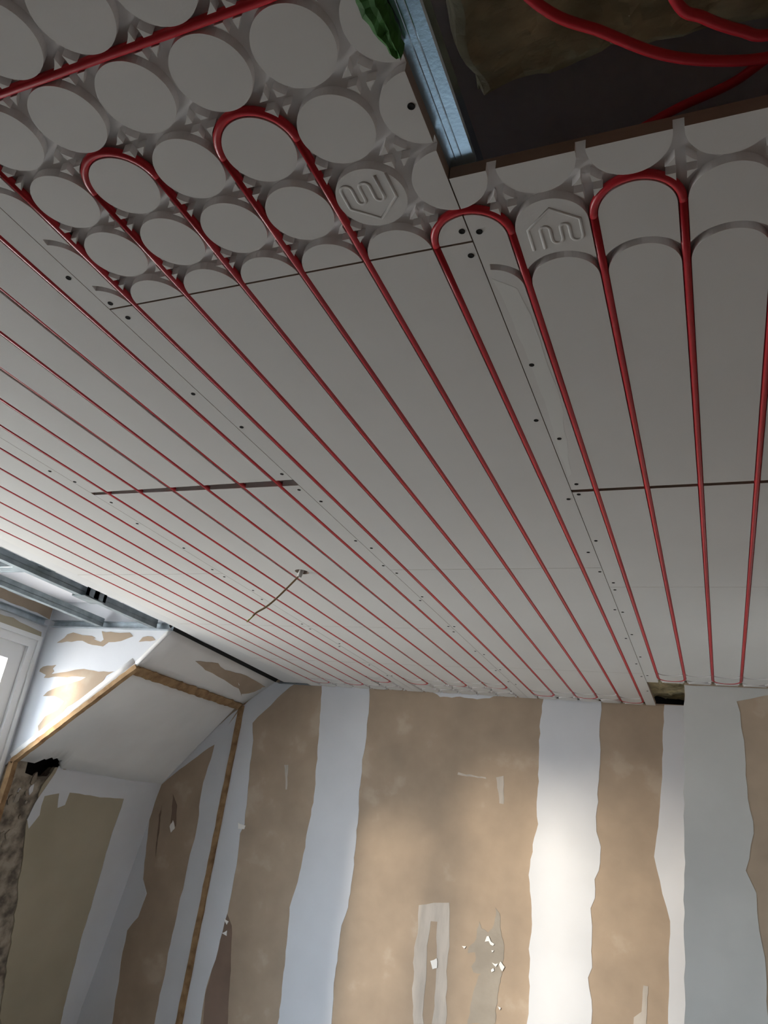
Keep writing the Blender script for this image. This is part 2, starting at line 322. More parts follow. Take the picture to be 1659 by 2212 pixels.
# roof slope: the upper strip, and the deeper lining below the timber edge
A0, B0, C0 = (-14.05, -19.6, 0.0), (-15.5, -19.6, -1.64), (-21.2, -19.6, -6.14)
A1, B1, C1 = (-15.2, YB, 0.1), (-17.1, YB, -1.28), (-21.6, YB, -6.2)
def quad_slab(bm, a, b, c, d, t, mi=0):
    a, b, c, d = [V(*p) for p in (a, b, c, d)]
    n = (b - a).cross(d - a).normalized()
    if n.z > 0: n = -n
    solid(bm, [a, b, c, d], [p - n * t for p in (a, b, c, d)], mi)
    return n
bm = bmesh.new()
up0 = (A0[0] + 1.2, A0[1], A0[2] + 1.3); up1 = (A1[0] + 1.2, A1[1], A1[2] + 1.2)
NS = quad_slab(bmesh.new(), A0, A1, B1, B0, 0.03)
def bilinear(bm, a, b_, c, d, t, nu, nv, bite=None, mi=0):
    """curved sheet between four corners: u runs a to b_, v runs from edge a-b_ to edge d-c"""
    g_ = []
    for i in range(nu + 1):
        u = i / nu; r_ = []
        for j in range(nv + 1):
            v = j / nv
            if bite: v *= bite(u)
            p = [(a[k] * (1 - u) + b_[k] * u) * (1 - v) + (d[k] * (1 - u) + c[k] * u) * v for k in range(3)]
            r_.append(bm.verts.new(V(*p)))
        g_.append(r_)
    fs = [bm.faces.new((g_[i][j], g_[i + 1][j], g_[i + 1][j + 1], g_[i][j + 1])) for i in range(nu) for j in range(nv)]
    for f in fs: f.smooth = True; f.material_index = mi
    ex = bmesh.ops.extrude_face_region(bm, geom=fs)
    for v in [q for q in ex['geom'] if isinstance(q, bmesh.types.BMVert)]: v.co -= NS * t
bilinear(bm, A0, A1, B1, B0, 0.02, 10, 6)
quad_slab(bm, up0, up1, A1, A0, 0.03, 2)  # black sheet added so the gap above the slope reads as shade
sl = lambda u, v: V(*[(A0[i] * (1 - u) + A1[i] * u) * (1 - v) + (B0[i] * (1 - u) + B1[i] * u) * v for i in range(3)])
patch = [(0.30, .40), (0.45, .22), (0.55, .30), (0.68, .22), (0.86, .20), (0.97, .25), (0.95, .62), (0.87, .78), (0.80, .60), (0.68, .58), (0.55, .52), (0.42, .50)]
plate(bm, [sl(u, v) for u, v in jitter(patch, 0.05, 0.02, 50)], NS, 0.0012, 1)
struct(obj('ceiling_slope', bm, [M['white'], M['board'], M['dark']]))
bm = bmesh.new()
off = Vector((-0.012, 0, 0.012))
def offp(p): return ((p[0] - 0.12), p[1], p[2] + 0.12)
d0 = [C0[i] + (C0[i] - B0[i]) * 0.7 for i in range(3)]; d1 = [C1[i] + (C1[i] - B1[i]) * 0.8 for i in range(3)]
d0[0] = d1[0] = -27.5
bilinear(bm, offp(B0), offp(B1), C1, C0, 0.03, 90, 8, lambda u: 1.0 - (0.075 * max(0, 1 - abs((u - 0.20) / 0.075) ** 3) + 0.012 * math.sin(u * 190) if 0.125 < u < 0.275 else 0))
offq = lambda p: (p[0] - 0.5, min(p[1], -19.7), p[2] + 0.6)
quad_slab(bm, offq(B0), offq(B1), offq(d1), offq(d0), 0.03, 1)  # black slab added behind the lining to keep daylight out
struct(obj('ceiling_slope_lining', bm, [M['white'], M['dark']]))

# cheek wall of the dormer
YC = -19.6
bm = wall_y('wall_cheek', YC, [(-14.05, 2.2), (-14.05, 0.0), (B0[0], B0[2]), (C0[0], C0[2]), (-21.5, -6.4), (-21.5, 2.2)], 0.05, None)
for nm, sd in (('cheek1', 60), ('cheek2', 61), ('cheek3', 62)):
    plate(bm, [V(x, YC, z) for x, z in jitter(PL[nm], 0.25, 0.05, sd)], NB, 0.0012, 1)
struct(obj('wall_dormer', bm, [M['compound'], M['board']]))

# window wall, knee wall
bm = bmesh.new()
T = 2.0
ys = [YC - 0.0, WIN[0][0], WIN[0][1], WIN[1][0], WIN[1][1], 14.0]
for a, b in ((0, 1), (2, 3), (4, 5)):
    box(bm, WX - T, WX, ys[a], ys[b], FLOOR_Z, 2.2)
for w0, w1 in WIN:
    box(bm, WX - T, WX, w0, w1, FLOOR_Z, WZ[0]); box(bm, WX - T, WX, w0, w1, WZ[1], 2.2)
NX = Vector((1, 0, 0))
plate(bm, [V(WX, y, z) for y, z in jitter([(-19.4, -0.62), (-9, -0.62), (-9, -0.25), (-14, -0.3), (-17.5, -0.2), (-19.3, -0.35)], 0.4, 0.06, 66)], NX, 0.001, 1)
plate(bm, [V(WX, y, z) for y, z in jitter([(-19.55, .40), (-10, .40), (-10, .8), (-14, .95), (-18, .9), (-19.55, 1.0)], 0.4, 0.06, 67)], NX, 0.001, 2)
struct(obj('wall_left', bm, [M['compound'], M['board_green'], M['board']]))

# the knee wall leans outwards a little towards the floor
KX = lambda z, d=0.0: WX + min(0.0, z + 6.2) * 0.16 - d
bm = bmesh.new()
edge = jitter(PL['knee_rough_edge'], 0.3, 0.08, 70)
edge = edge[:edge.index(min(edge, key=lambda p: p[1])) + 1]
edge = [p for p in edge if p[1] > FLOOR_Z + 3]
lowy = edge[-1][0]
board = [(-22.62, -6.15)] + edge + [(lowy, FLOOR_Z), (YB, FLOOR_Z), (YB, -6.1)]
solid(bm, [V(KX(z), y, z) for y, z in board], [V(KX(z, .2), y, z) for y, z in board], 0)
plate(bm, [V(KX(z), y, z) for y, z in jitter(PL['knee_white'], 0.35, 0.05, 71)], NX, 0.0012, 1)
box(bm, WX - 1.6, WX - 1.2, -23.4, -19.5, -9.0, -4.5, 4)
# broken masonry at the near end, around the hole
hole = PL['hole']
hx = [p[0] for p in hole]; hz = [p[1] for p in hole]
rough = [(-19.6, -6.0), (-19.6, FLOOR_Z), (lowy - 0.3, FLOOR_Z)] + [(y - 0.1, z) for y, z in edge[::-1]] + [(-22.3, -6.62), (-21.6, -6.72), (-20.95, -6.62), (-20.85, -6.0)]
solid(bm, [V(KX(z, .06), y, z) for y, z in rough], [V(KX(z, .5), y, z) for y, z in rough], 2)
rnd = random.Random(5)
for k in range(70):
    y = rnd.uniform(-22.0, -19.9); z = -6.8 - rnd.random() ** 1.3 * 13
    if y < -21.9 - 0.1 * (z + 6): continue
    rr = rnd.uniform(0.05, 0.18)
    prism_pts = [(y + rr * rnd.uniform(.6, 1.2) * math.cos(a), z + rr * 1.7 * rnd.uniform(.6, 1.2) * math.sin(a)) for a in [i * math.pi / 3.5 for i in range(7)]]
    plate(bm, [V(KX(zz, .06), yy, zz) for yy, zz in prism_pts], NX, rnd.uniform(0.002, 0.008), rnd.choice([2, 2, 1, 3]))
box(bm, WX - 6.6, WX - 4.2, YB - 1, -19.2, FLOOR_Z, -4.0, 4)  # this block and the next are added outside to stop light leaks
box(bm, WX - 4.4, WX - 0.1, -19.55, -19.1, FLOOR_Z, -4.0, 4)
struct(obj('wall_knee', bm, [M['board_green'], M['compound'], M['rough'], M['torn'], M['dark']]))

# windows
for wi, (w0, w1) in enumerate(WIN):
    root = bpy.data.objects.new('window_%d' % (wi + 1), None); COL.objects.link(root); root.location = V(WX, (w0 + w1) / 2, WZ[0]); struct(root)
    z0, z1 = WZ
    def ring(name, a, b, lo, hi, wd, xa, xb):
        bm = bmesh.new()
        box(bm, xa, xb, a, a + wd, lo, hi); box(bm, xa, xb, b - wd, b, lo, hi)
        box(bm, xa, xb, a + wd, b - wd, hi - wd, hi); box(bm, xa, xb, a + wd, b - wd, lo, lo + wd)
        return adopt(obj(name, bm, M['pvc']), root)
    ring('window_frame', w0, w1, z0, z1, 0.5, WX - 0.9, WX + 0.04)
    ring('window_trim', w0 - 0.1, w1 + 0.1, z0 - 0.1, z1 + 0.1, 0.22, WX + 0.001, WX + 0.12)
    nl = 1 if wi == 0 else 2
    inner0, inner1 = w0 + 0.5, w1 - 0.5
    step = (inner1 - inner0) / nl
    for k in range(nl):
        a, b = inner0 + k * step, inner0 + (k + 1) * step
        sash = ring('window_sash', a, b, z0 + 0.5, z1 - 0.5, 0.75, WX - 0.8, WX - 0.15)
        bm = bmesh.new(); box(bm, WX - 0.52, WX - 0.45, a + 0.7, b - 0.7, z0 + 1.2, z1 - 1.2)
        pane = adopt(obj('window_pane', bm, M['glass']), root); pane.parent = sash

# ================================================================ heating panels
GV, TH = 0.13, 0.18          # groove depth, board thickness
W_ = 0.056; R1 = 0.5 - W_; R2 = 0.5 + W_
A_ = math.sqrt(R2 * R2 - R1 * R1); A0A = math.asin(A_ / R2)
NSEG = 56
def arc(cx, cy, r, a0, a1, n=None, s=1):
    n = n or max(4, int(abs(a1 - a0) / (2 * math.pi) * NSEG))
    return [(cx + r * math.cos(a0 + (a1 - a0) * i / n), cy + s * r * math.sin(a0 + (a1 - a0) * i / n)) for i in range(n + 1)]
def disc(cx, cy): return arc(cx, cy, R1, 0, 2 * math.pi, NSEG)[:-1]
def node_tris(k, y, quads=((1, 1), (1, -1), (-1, 1), (-1, -1))):
    r = []
    a1 = math.asin(R1 / R2); a0 = math.asin(A_ / R2)
    for sx, sy in quads:           # disc centre lies at (k - sx*.5, y - sy*.5)
        cx, cy = k - sx * .5, y - sy * .5
        pts = [(cx + sx * R1, cy + sy * R1)] + [(cx + sx * R2 * math.cos(a), cy + sy * R2 * math.sin(a)) for a in [a1 * (1 - i / 6) + a0 * i / 6 for i in range(7)]]
        r.append(pts)
    return r
def end_islands(c, r0, s, y_edge, y_strip):
    """a column of islands whose row of return bends is centred on r0; s = +1 towards the near edge, -1 towards the far edge"""
    r = []
    y = r0 + s
    while (y - s * .5) * s < y_edge * s: r.append(disc(c, y)); y += s
    top = arc(c, r0, R1, 0, math.pi, 28, s)
    low = arc(c, r0 - s, R2, math.pi - A0A, A0A, 24, s)
    r.append(top + low)
    return r, arc(c, r0 - s, R1, 0, math.pi, 28, s)

SCREWS = {}
def screw_mesh():
    bm = bmesh.new(); n = 14
    prof = [(0.042, 0.004), (0.042, -0.004), (0.034, -0.006), (0.020, -0.002), (0.008, -0.001)]
    rings = [[bm.verts.new(Vector((r * P * math.cos(2 * math.pi * k / n), r * P * math.sin(2 * math.pi * k / n), z * P))) for k in range(n)] for r, z in prof]
    for a, b in zip(rings, rings[1:]):
        for k in range(n): bm.faces.new((a[k], a[(k + 1) % n], b[(k + 1) % n], b[k]))
    bm.faces.new(rings[0][::-1]); bm.faces.new(rings[-1])
    me = bpy.data.meshes.new('screw'); bmesh.ops.recalc_face_normals(bm, faces=bm.faces[:]); bm.to_mesh(me); bm.free(); me.materials.append(M['screw'])
    return me
SCREW_ME = screw_mesh()

def rect_with_hole(x0, x1, y0, y1, hx, hy, hr):
    n = 20
    left = [(x0, hy + hr * 1.3), (x0, hy - hr * 1.3), (hx, hy - hr * 1.3)] + [(hx - hr * math.sin(a), hy - hr * math.cos(a)) for a in [math.pi * i / n for i in range(n + 1)]] + [(hx, hy + hr * 1.3)]
    right = [(x1, hy - hr * 1.3), (x1, hy + hr * 1.3), (hx, hy + hr * 1.3)] + [(hx + hr * math.sin(a), hy + hr * math.cos(a)) for a in [math.pi * i / n for i in range(n + 1)]] + [(hx, hy - hr * 1.3)]
    return [[(x0, y0), (x1, y0), (x1, hy - hr * 1.3), (x0, hy - hr * 1.3)], left, right, [(x0, hy + hr * 1.3), (x1, hy + hr * 1.3), (x1, y1), (x0, y1)]]

CABLE = (-3.5, -12.2, 0.22)
def panel(label, outline, islands, screws=(), group='milled heating panels of the ceiling'):
    """outline: list of base polygons; islands: raised polygons already clipped to the outline"""
    bm = bmesh.new()
    xs = [q[0] for p in outline for q in p]; ys_ = [q[1] for p in outline for q in p]
    bx = (min(xs), max(xs)); by = (min(ys_), max(ys_))
    on_edge = lambda a, c: any(abs(a[i] - v) < 0.004 and abs(c[i] - v) < 0.004 for i, bb in ((0, bx), (1, by)) for v in bb)
    for p in outline:
        fs = prism(bm, p, GV, TH, 1); fs[1].material_index = 0
        for i in range(len(p)):
            if on_edge(p[i], p[(i + 1) % len(p)]): fs[2 + i].material_index = 2
    for p in islands:
        fs = prism(bm, p, 0.0, GV + 0.004, 1); fs[0].material_index = 0
        for i in range(len(p)):
            if on_edge(p[i], p[(i + 1) % len(p)]): fs[2 + i].material_index = 2
    for f in bm.faces:          # walls of the drilled cable hole, browned to stand in for shade
        if f.material_index == 1 and len(f.verts) == 4 and all(math.hypot(v.co.x - CABLE[0] * P, v.co.y + CABLE[1] * P) < CABLE[2] * P * 1.02 for v in f.verts): f.material_index = 2
    o = obj('heating_board', bm, [M['panel'], M['core'], M['edge']])
    centre(o); tag(o, label, 'ceiling panel', group)
    for x, y in screws:
        s = bpy.data.objects.new('screw', SCREW_ME); COL.objects.link(s); s.parent = o; s.location = V(x, y, -0.002) - o.location
    return o

def strips(x0, x1, y0, y1, cols, near=None, far=None, margins=True):
    """plain strips between the grooves of a panel, with optional near / far ends (centre rows)"""
    isl = []
    for c in cols:
        a, b = c - R1, c + R1
        pts_hi = [(b, y1), (a, y1)]; pts_lo = [(a, y0), (b, y0)]
        if near is not None:
            e, cap = end_islands(c, near(c), 1, y1, None); isl += e; pts_hi = cap
        if far is not None:
            e, cap = end_islands(c, far(c), -1, y0, None); isl += e; pts_lo = cap[::-1]
        isl.append(pts_hi + pts_lo)
    return isl

def finish(isl, x0, x1, y0, y1):
    return [q for q in (cliprect(p, x0, x1, y0, y1) for p in isl) if q]

def simple_panel(label, x0, x1, y0, y1, near=None, far=None, screws=(), hole=None, skew=0.0):
    ks = [k for k in range(-20, 20) if x0 + 0.02 < k < x1 - 0.02]
    cols = [k + .5 for k in range(ks[0], ks[-1])]
    isl = strips(x0, x1, y0, y1, cols, near, far)
    # the margins along both long edges stay solid
    isl += [[(x0, y0), (ks[0] - W_, y0), (ks[0] - W_, y1), (x0, y1)], [(ks[-1] + W_, y0), (x1, y0), (x1, y1), (ks[-1] + W_, y1)]]
    for f, s in ((near, 1), (far, -1)):
        if f is None: continue
        for k in ks:
            for j in range(0, 4):
                q = [(sx, sy) for sx in (1, -1) for sy in (1, -1) if ks[0] < k - sx * .5 < ks[-1]]
                cc = min(max(k + .5, cols[0]), cols[-1])
                isl += node_tris(k, f(cc) + s * (.5 + j), q)
    isl = finish(isl, x0, x1, y0, y1)
    base = [[(x0, y0), (x1, y0), (x1, y1), (x0, y1)]]
    if hole:
        hx_, hy_, hr_ = hole
        out = []
        for p in isl:
            xs = [q[0] for q in p]
            if min(xs) < hx_ < max(xs): out += rect_with_hole(min(xs), max(xs), y0, y1, hx_, hy_, hr_)
            else: out.append(p)
        isl = out; base = rect_with_hole(x0, x1, y0, y1, hx_, hy_, hr_)
    if skew:      # the near edge is not quite square
        f = lambda p: [(x, y - skew * (x - x0) / (x1 - x0) if y > y1 - 0.05 else y) for x, y in p]
        isl = [f(p) for p in isl]; base = [f(p) for p in base]
    return panel(label, base, isl, screws)

g1 = 0.006
FAR_L = lambda c: -28.25
FAR_LL = lambda c: -29.3 if c < -8 else -28.2
FAR_M = lambda c: -29.9 if c > 3.9 else -29.45
FAR_R = lambda c: -24.88
LLX = -12.75
# column beside the dormer
simple_panel('nearest heating panel beside the steel dormer grid, running off the left photo edge', LLX, -6.505, -12.3 + g1, 6, screws=[(-6.66, -4.88), (-6.62, -8.14), (-6.64, -11.9), (-6.7, -1.5)])
simple_panel('heating panel beside the dormer grid, from the cable hole level to the cable end level', LLX, -6.505, -18.45 + g1, -12.3 - g1, screws=[(-6.64, -12.6), (-6.62, -15), (-6.64, -18.1)])
simple_panel('short heating panel above the white roof slope, between two faint cross joints', LLX, -6.505, -24.4 + g1, -18.45 - g1, screws=[(-6.64, -18.8), (-6.62, -21.5)])
simple_panel('far left heating panel with three pipe return bends over the beige back wall', LLX, -6.505, -30.7, -24.4 - g1, far=FAR_LL, screws=[(-6.64, -24.8), (-6.62, -27)])
# column with the cable
simple_panel('heating panel at the left frame edge, in front of the wide open gap', -6.495, -0.506, -6.13, 6, screws=[(-0.62, 0.78), (-0.65, -2.48), (-0.62, -5.83), (-6.44, -5.5), (-6.36, -2.0)])
simple_panel('long heating panel with the hanging cable, behind the wide open gap', -6.495, -0.506, -18.35 + g1, -6.27, screws=[(-0.62, -6.65), (-0.59, -9.82), (-0.57, -11.74), (-0.6, -15), (-0.6, -18.0), (-6.35, -6.75), (-6.4, -10.03), (-6.38, -14)], hole=CABLE, skew=0.16)
simple_panel('heating panel beyond the cable end, before the far bends of its column', -6.495, -0.506, -24.4 + g1, -18.35 - g1, screws=[(-0.62, -18.7), (-0.6, -21.5), (-6.38, -21)])
simple_panel('heating panel with three small return bends over the wide brown part of the back wall', -6.495, -0.506, -30.7, -24.4 - g1, far=FAR_L, screws=[(-0.62, -24.8), (-0.6, -27), (-6.38, -27)])
# middle column
simple_panel('long middle heating panel behind the dark straight joint of the disc panel', -0.494, 5.49, -12.1 + g1, -0.016, screws=[(-0.34, -0.25), (-0.39, -3.77), (-0.38, -7.32), (-0.36, -10.37), (5.4, -0.24), (5.37, -4.49), (5.37, -7.82), (5.32, -10.97)])
simple_panel('middle heating panel behind the thin joint level with the hanging cable', -0.494, 5.49, -24.2 + g1, -12.1 - g1, screws=[(-0.4, -12.38), (-0.39, -14.6), (-0.38, -18), (-0.38, -22), (5.41, -12.4), (5.4, -15.76), (5.38, -19), (5.38, -22.6)])
simple_panel('far middle heating panel whose three return bends end left of the dark ceiling hole', -0.494, 5.49, -30.7, -24.2 - g1, far=FAR_M, screws=[(-0.38, -24.6), (-0.38, -27.5), (5.38, -24.7), (5.38, -27.5)])
# right column
def right_near():
    x0, x1, y0, y1 = 5.505, 11.55, -7.38, 1.03
    near = lambda c: 0.0
    isl = []
    for c in (6.5, 7.5, 8.5, 9.5, 10.5):
        e, cap = end_islands(c, 0.0, 1, y1, None); isl += e
        isl.append(cap + [(c - R1, y0), (c + R1, y0)])
    isl.append(disc(5.5, 1.0))
    a_end = math.radians(80)
    isl.append([(5.5, y0), (6 - W_, y0)] + arc(5.5, -1, R1, 0, a_end, 14) + arc(5.5, -1, R2, a_end, A0A, 14) + arc(5.5, 0, R1, 0, math.pi / 2, 14))
    isl.append([(11 + W_, y0), (x1, y0), (x1, y1), (11 + W_, y1)])
    for k in range(6, 12): isl += node_tris(k, 0.5)
    isl = finish(isl, x0, x1, y0, y1)
    return panel('heating panel with the raised house emblem and arched grooves, bordering the open ceiling hole', [[(x0, y0), (x1, y0), (x1, y1), (x0, y1)]], isl,
                 [(5.62, 0.14), (5.65, -2.81), (5.65, -5.2), (5.65, -7.12)])
RN = right_near()
simple_panel('short heating panel behind the dark slot on the right', 5.505, 11.55, -13.65 + g1, -7.50, screws=[(5.62, -7.61), (5.61, -10.22), (5.65, -13.29)])
simple_panel('heating panel at far right that ends above the projecting white wall', 5.505, 11.55, -25.7, -13.65 - g1, far=FAR_R, screws=[(5.62, -13.89), (5.6, -16), (5.62, -18.5), (5.62, -21.5), (5.62, -24.5)])

# the panel of round discs
def disc_panel():
    x0, x1, y0, y1 = -0.494, 5.488, 0.016, 6.5
    isl = []
    for c in (0.5, 1.5, 2.5, 3.5, 4.5, 5.5):
        for r in range(0, 8): isl.append(disc(c, r))
    for k in range(0, 6):
        for j in range(0, 7): isl += node_tris(k, j + .5, ((-1, 1), (-1, -1)) if k == 0 else ((1, 1), (1, -1), (-1, 1), (-1, -1)))
    a_end = math.radians(77)
    m = [(x0, y0), (-W_, y0)] if False else [(x0, y0)]
    pts = [(x0, y0), (x0 + R1 - 0.005, y0)]
    for r in range(0, 3):
        inner = arc(-0.5, r, R1, 0, a_end, 14); outer = arc(-0.5, r, R2, a_end, A0A, 14)
        if r == 0: inner = [p for p in inner if p[1] > y0 + 0.01]
        pts += inner + outer
    pts += [(-W_, y1), (x0, y1)]
    isl.append(pts)
    isl = finish(isl, x0, x1, y0, y1)
    return panel('panel of round discs at the upper left, nearest the photographer', [[(x0, y0), (x1, y0), (x1, y1), (x0, y1)]], isl,
                 [(-0.38, 0.12), (5.41, 0.2), (5.41, 2.05)])
DP = disc_panel()

# raised house emblem on one disc of each
def emblem(parent, cx, cy, turn):
    k = 1.30
    path = [(-.24, -.24), (-.24, .04), (0, .255), (.25, .07), (.25, -.14)]
    path += [(.195 + .055 * math.cos(a), -.14 - .055 * math.sin(a)) for a in [math.pi * i / 8 for i in range(1, 9)]]
    path += [(.14, 0.0)] + [(.10 + .04 * math.cos(a), 0.0 + .04 * math.sin(a)) for a in [math.pi * i / 6 for i in range(1, 7)]]
    path += [(.06, -.14)] + [(.01 + .05 * math.cos(a), -.14 - .05 * math.sin(a)) for a in [math.pi * i / 8 for i in range(1, 9)]]
    path += [(-.04, 0.0)] + [(-.085 + .045 * math.cos(a), 0.0 + .045 * math.sin(a)) for a in [math.pi * i / 6 for i in range(1, 7)]]
    path += [(-.13, -.24)]
    s = -1 if turn else 1
    bm = bmesh.new()
    tube(bm, [V(cx + s * k * u, cy + s * k * v, 0.0) for u, v in path], 0.022 * P, 10, 0, 0.45)
    o = adopt(obj('emblem', bm, M['panel'], smooth=True), parent)
    o['label'] = 'raised house outline with a meandering pipe'
    return o
emblem(RN, 6.52, -0.04, False)
emblem(DP, 4.5, 1.0, True)

# joint filler smeared along the right panel's edge
bm = bmesh.new()
plate(bm, [V(x, y, 0) for x, y in jitter([(5.56, -0.72), (5.84, -1.0), (5.9, -2.2), (5.88, -3.6), (5.8, -4.9), (5.62, -6.6), (5.54, -6.8), (5.58, -4.2), (5.62, -2.6), (5.6, -1.4)], 0.3, 0.03, 80)], Vector((0, 0, -1)), 0.0002, 0)
f_ = adopt(obj('joint_filler', bm, M['filler']), RN); f_['label'] = 'pale filler smear along the edge'

# plain board closing the ceiling towards the slope
bm = bmesh.new()
prism(bm, [(-12.78, -4), (-12.78, -30.3), (-14.3, -30.3), (-13.5, -18.3), (-13.5, -4)], 0.02, 0.14)
tag(centre(obj('plasterboard_strip', bm, M['grey_strip'])), 'plain grey plasterboard strip between the outermost ceiling pipe and the roof slope', 'plasterboard')

# ================================================================ red heating pipes
PR = 0.053
DEEP = {-2: 0.024, -4: 0.026, -11: 0.018}
def zc(k): return PR - 0.012 + DEEP.get(k, 0.0)
def run_part(root, k, ya, yb, wob=0.0):
    bm = bmesh.new(); n = 24
    tube(bm, [V(k + wob * 0.0015 * math.sin(i * 1.7 + k), ya + (yb - ya) * i / n, zc(k)) for i in range(n + 1)], PR * P, 12)
    return adopt(obj('pipe_run', bm, M['pipe'], smooth=True), root)
def bend_part(root, k, yc, s):
    bm = bmesh.new(); n = 24
    tube(bm, [V(k + .5 - .5 * math.cos(math.pi * i / n), yc + s * .5 * math.sin(math.pi * i / n), zc(k) * (1 - i / n) + zc(k + 1) * i / n) for i in range(n + 1)], PR * P, 12)
    return adopt(obj('return_bend', bm, M['pipe'], smooth=True), root)

near_c = {1: 2.0, 3: 2.0, 5: 0.0, 7: 0.0, 9: 0.0, -1: 6.0}
far_c = {0: -29.45, 2: -29.45, 4: -29.9, 6: -24.88, 8: -24.88, 10: -24.88, -2: -28.25, -4: -28.25, -6: -28.25, -8: -28.2, -10: -29.3, -12: -29.3}
right = thing('heating_pipe', 'red heating pipe looping between the disc panel, the emblem panel and the back wall', 'pipe', V(5, -12, 0.06))
for k in range(0, 12):
    yf = far_c[k if k % 2 == 0 else k - 1]
    yn = 3.0 if k == 0 else (near_c.get(k if k % 2 else k - 1, 0.0))
    run_part(right, k, yn, yf, 1)
for k in (1, 3, 5, 7, 9): bend_part(right, k, near_c[k], 1)
for k in (0, 2, 4, 6, 8, 10): bend_part(right, k, far_c[k], -1)
bm = bmesh.new()
pts = [V(.5 - .5 * math.cos(math.pi / 2 * i / 10), 3.0 + .5 * math.sin(math.pi / 2 * i / 10), zc(0)) for i in range(11)]
pts += [V(.5 + 4.0 * i / 16, 3.5 + 0.0015 * math.sin(i), zc(0)) for i in range(1, 17)]
pts += [V(4.5 + .5 * math.sin(math.pi / 2 * i / 10), 4.0 - .5 * math.cos(math.pi / 2 * i / 10), zc(0)) for i in range(1, 11)] + [V(5.0, 5.5, zc(0))]
tube(bm, pts, PR * P, 12)
q = adopt(obj('supply_run', bm, M['pipe'], smooth=True), right); q['label'] = 'crosses between the rows of discs'
left = thing('heating_pipe', 'red heating pipe looping over the left half of the ceiling, crossing the wide open gap', 'pipe', V(-6.5, -12, 0.06))
for k in range(-12, 0):
    yf = far_c[k if k % 2 == 0 else k - 1]
    run_part(left, k, 6.5, yf, 1)
for k in (-12, -10, -8, -6, -4, -2): bend_part(left, k, far_c[k], -1)
for k in (-11, -9, -7, -5, -3): bend_part(left, k, 6.5, 1)

# loose connecting pipes in the open ceiling hole
def loose(label, pts):
    bm = bmesh.new(); tube(bm, smooth_path([V(*p) for p in pts], 12), PR * P, 14)
    return tag(centre(obj('connecting_pipe', bm, M['pipe'], smooth=True)), label, 'pipe')
loose('thick red pipe sagging across the open ceiling hole, the lower of two curves', [(6.1, 3.6, .55), (6.80, 2.46, .42), (7.36, 2.00, .4), (7.88, 1.60, .4), (8.43, 1.36, .4), (8.95, 1.27, .4), (9.7, 1.3, .45)])
loose('red pipe in the top right photo corner, upper of two curves in the hole', [(7.7, 3.2, .6), (8.02, 2.10, .46), (8.27, 1.83, .45), (8.59, 1.60, .45), (8.90, 1.47, .45), (9.8, 1.5, .5)])
loose('dim red pipe deep in the open ceiling hole, running behind the emblem panel', [(9.6, 1.15, 1.0), (8.9, .8, 1.0), (8.55, .6, 1.0), (8.01, .45, 1.0), (7.6, .29, 1.0), (6.9, -0.1, 1.1), (6.2, -0.8, 1.2)])

# ================================================================ insulation above the ceiling
def batt(name, label, x0, x1, y0, y1, z0, z1, seed, n=(46, 50)):
    rnd = random.Random(seed); bm = bmesh.new()
    bmesh.ops.create_grid(bm, x_segments=n[0], y_segments=n[1], size=0.5)
    vs = list(bm.verts); lo = []
    from mathutils import noise
    for v in vs:
        u, w = v.co.x + .5, v.co.y + .5
        e = min(u, 1 - u, w, 1 - w)
        nz = noise.noise(Vector((u * 5 + seed, w * 5, seed))) * .16 + noise.noise(Vector((u * 17, w * 17 + seed, 3))) * .09 + noise.noise(Vector((u * 45, w * 45, seed))) * .05
        nx = noise.noise(Vector((u * 9, w * 9, seed + 8.1))) * .16; ny = noise.noise(Vector((u * 9, w * 9, seed + 4.7))) * .2
        rise = (z1 - z0) * max(0, 1 - e / 0.06) ** 2 * .8
        v.co = V(x0 + u * (x1 - x0) + nx, y0 + w * (y1 - y0) + ny, z0 + nz + rise)
    r = bmesh.ops.extrude_face_region(bm, geom=bm.faces[:])
    for v in [g_ for g_ in r['geom'] if isinstance(g_, bmesh.types.BMVert)]: v.co.z = H + z1 * P
    return tag(centre(obj(name, bm, M['wool'])), label, 'insulation')
batt('insulation_batt', 'olive mineral wool batt inside the open ceiling hole, behind the red pipes', 5.5, 11.2, 0.75, 6.0, 1.45, 2.5, 3)
batt('insulation_batt', 'small olive patch of mineral wool in the dark hole above the projecting wall corner', 5.0, 8.5, -32.3, -28.6, 0.62, 1.9, 9, (24, 24))

# ================================================================ metal profiles
def extrude(name, label, prof, axis, a, b, cat='metal profile', group=None, m='metal'):
    """prof: open polyline of a thin sheet, given in (across, up); axis 'x' or 'y'"""
    bm = bmesh.new(); th = 0.012
    n = len(prof); outer = []; inner = []
    for i, p in enumerate(prof):
        d = Vector((prof[min(i + 1, n - 1)][0] - prof[max(i - 1, 0)][0], prof[min(i + 1, n - 1)][1] - prof[max(i - 1, 0)][1])).normalized()
        outer.append(p); inner.append((p[0] - d.y * th, p[1] + d.x * th))
    poly = outer + inner[::-1]
    f = (lambda u, z, t: V(u, t, z)) if axis == 'y' else (lambda u, z, t: V(t, u, z))
    for i in range(n - 1):
        q = [outer[i], outer[i + 1], inner[i + 1], inner[i]]
        solid(bm, [f(u, z, a) for u, z in q], [f(u, z, b) for u, z in q])
    return tag(centre(obj(name, bm, M[m])), label, cat, group)
def cd(x, z):      # ceiling channel, flat face down with three rolled ribs
    return [(x - .24, z + .27), (x - .3, z + .25), (x - .3, z + .02), (x - .28, z), (x - .17, z), (x - .15, z + .006), (x - .13, z), (x + .05, z), (x + .06, z + .003), (x + .07, z), (x + .13, z), (x + .14, z + .003), (x + .15, z), (x + .28, z), (x + .3, z + .02), (x + .3, z + .25), (x + .24, z + .27)]
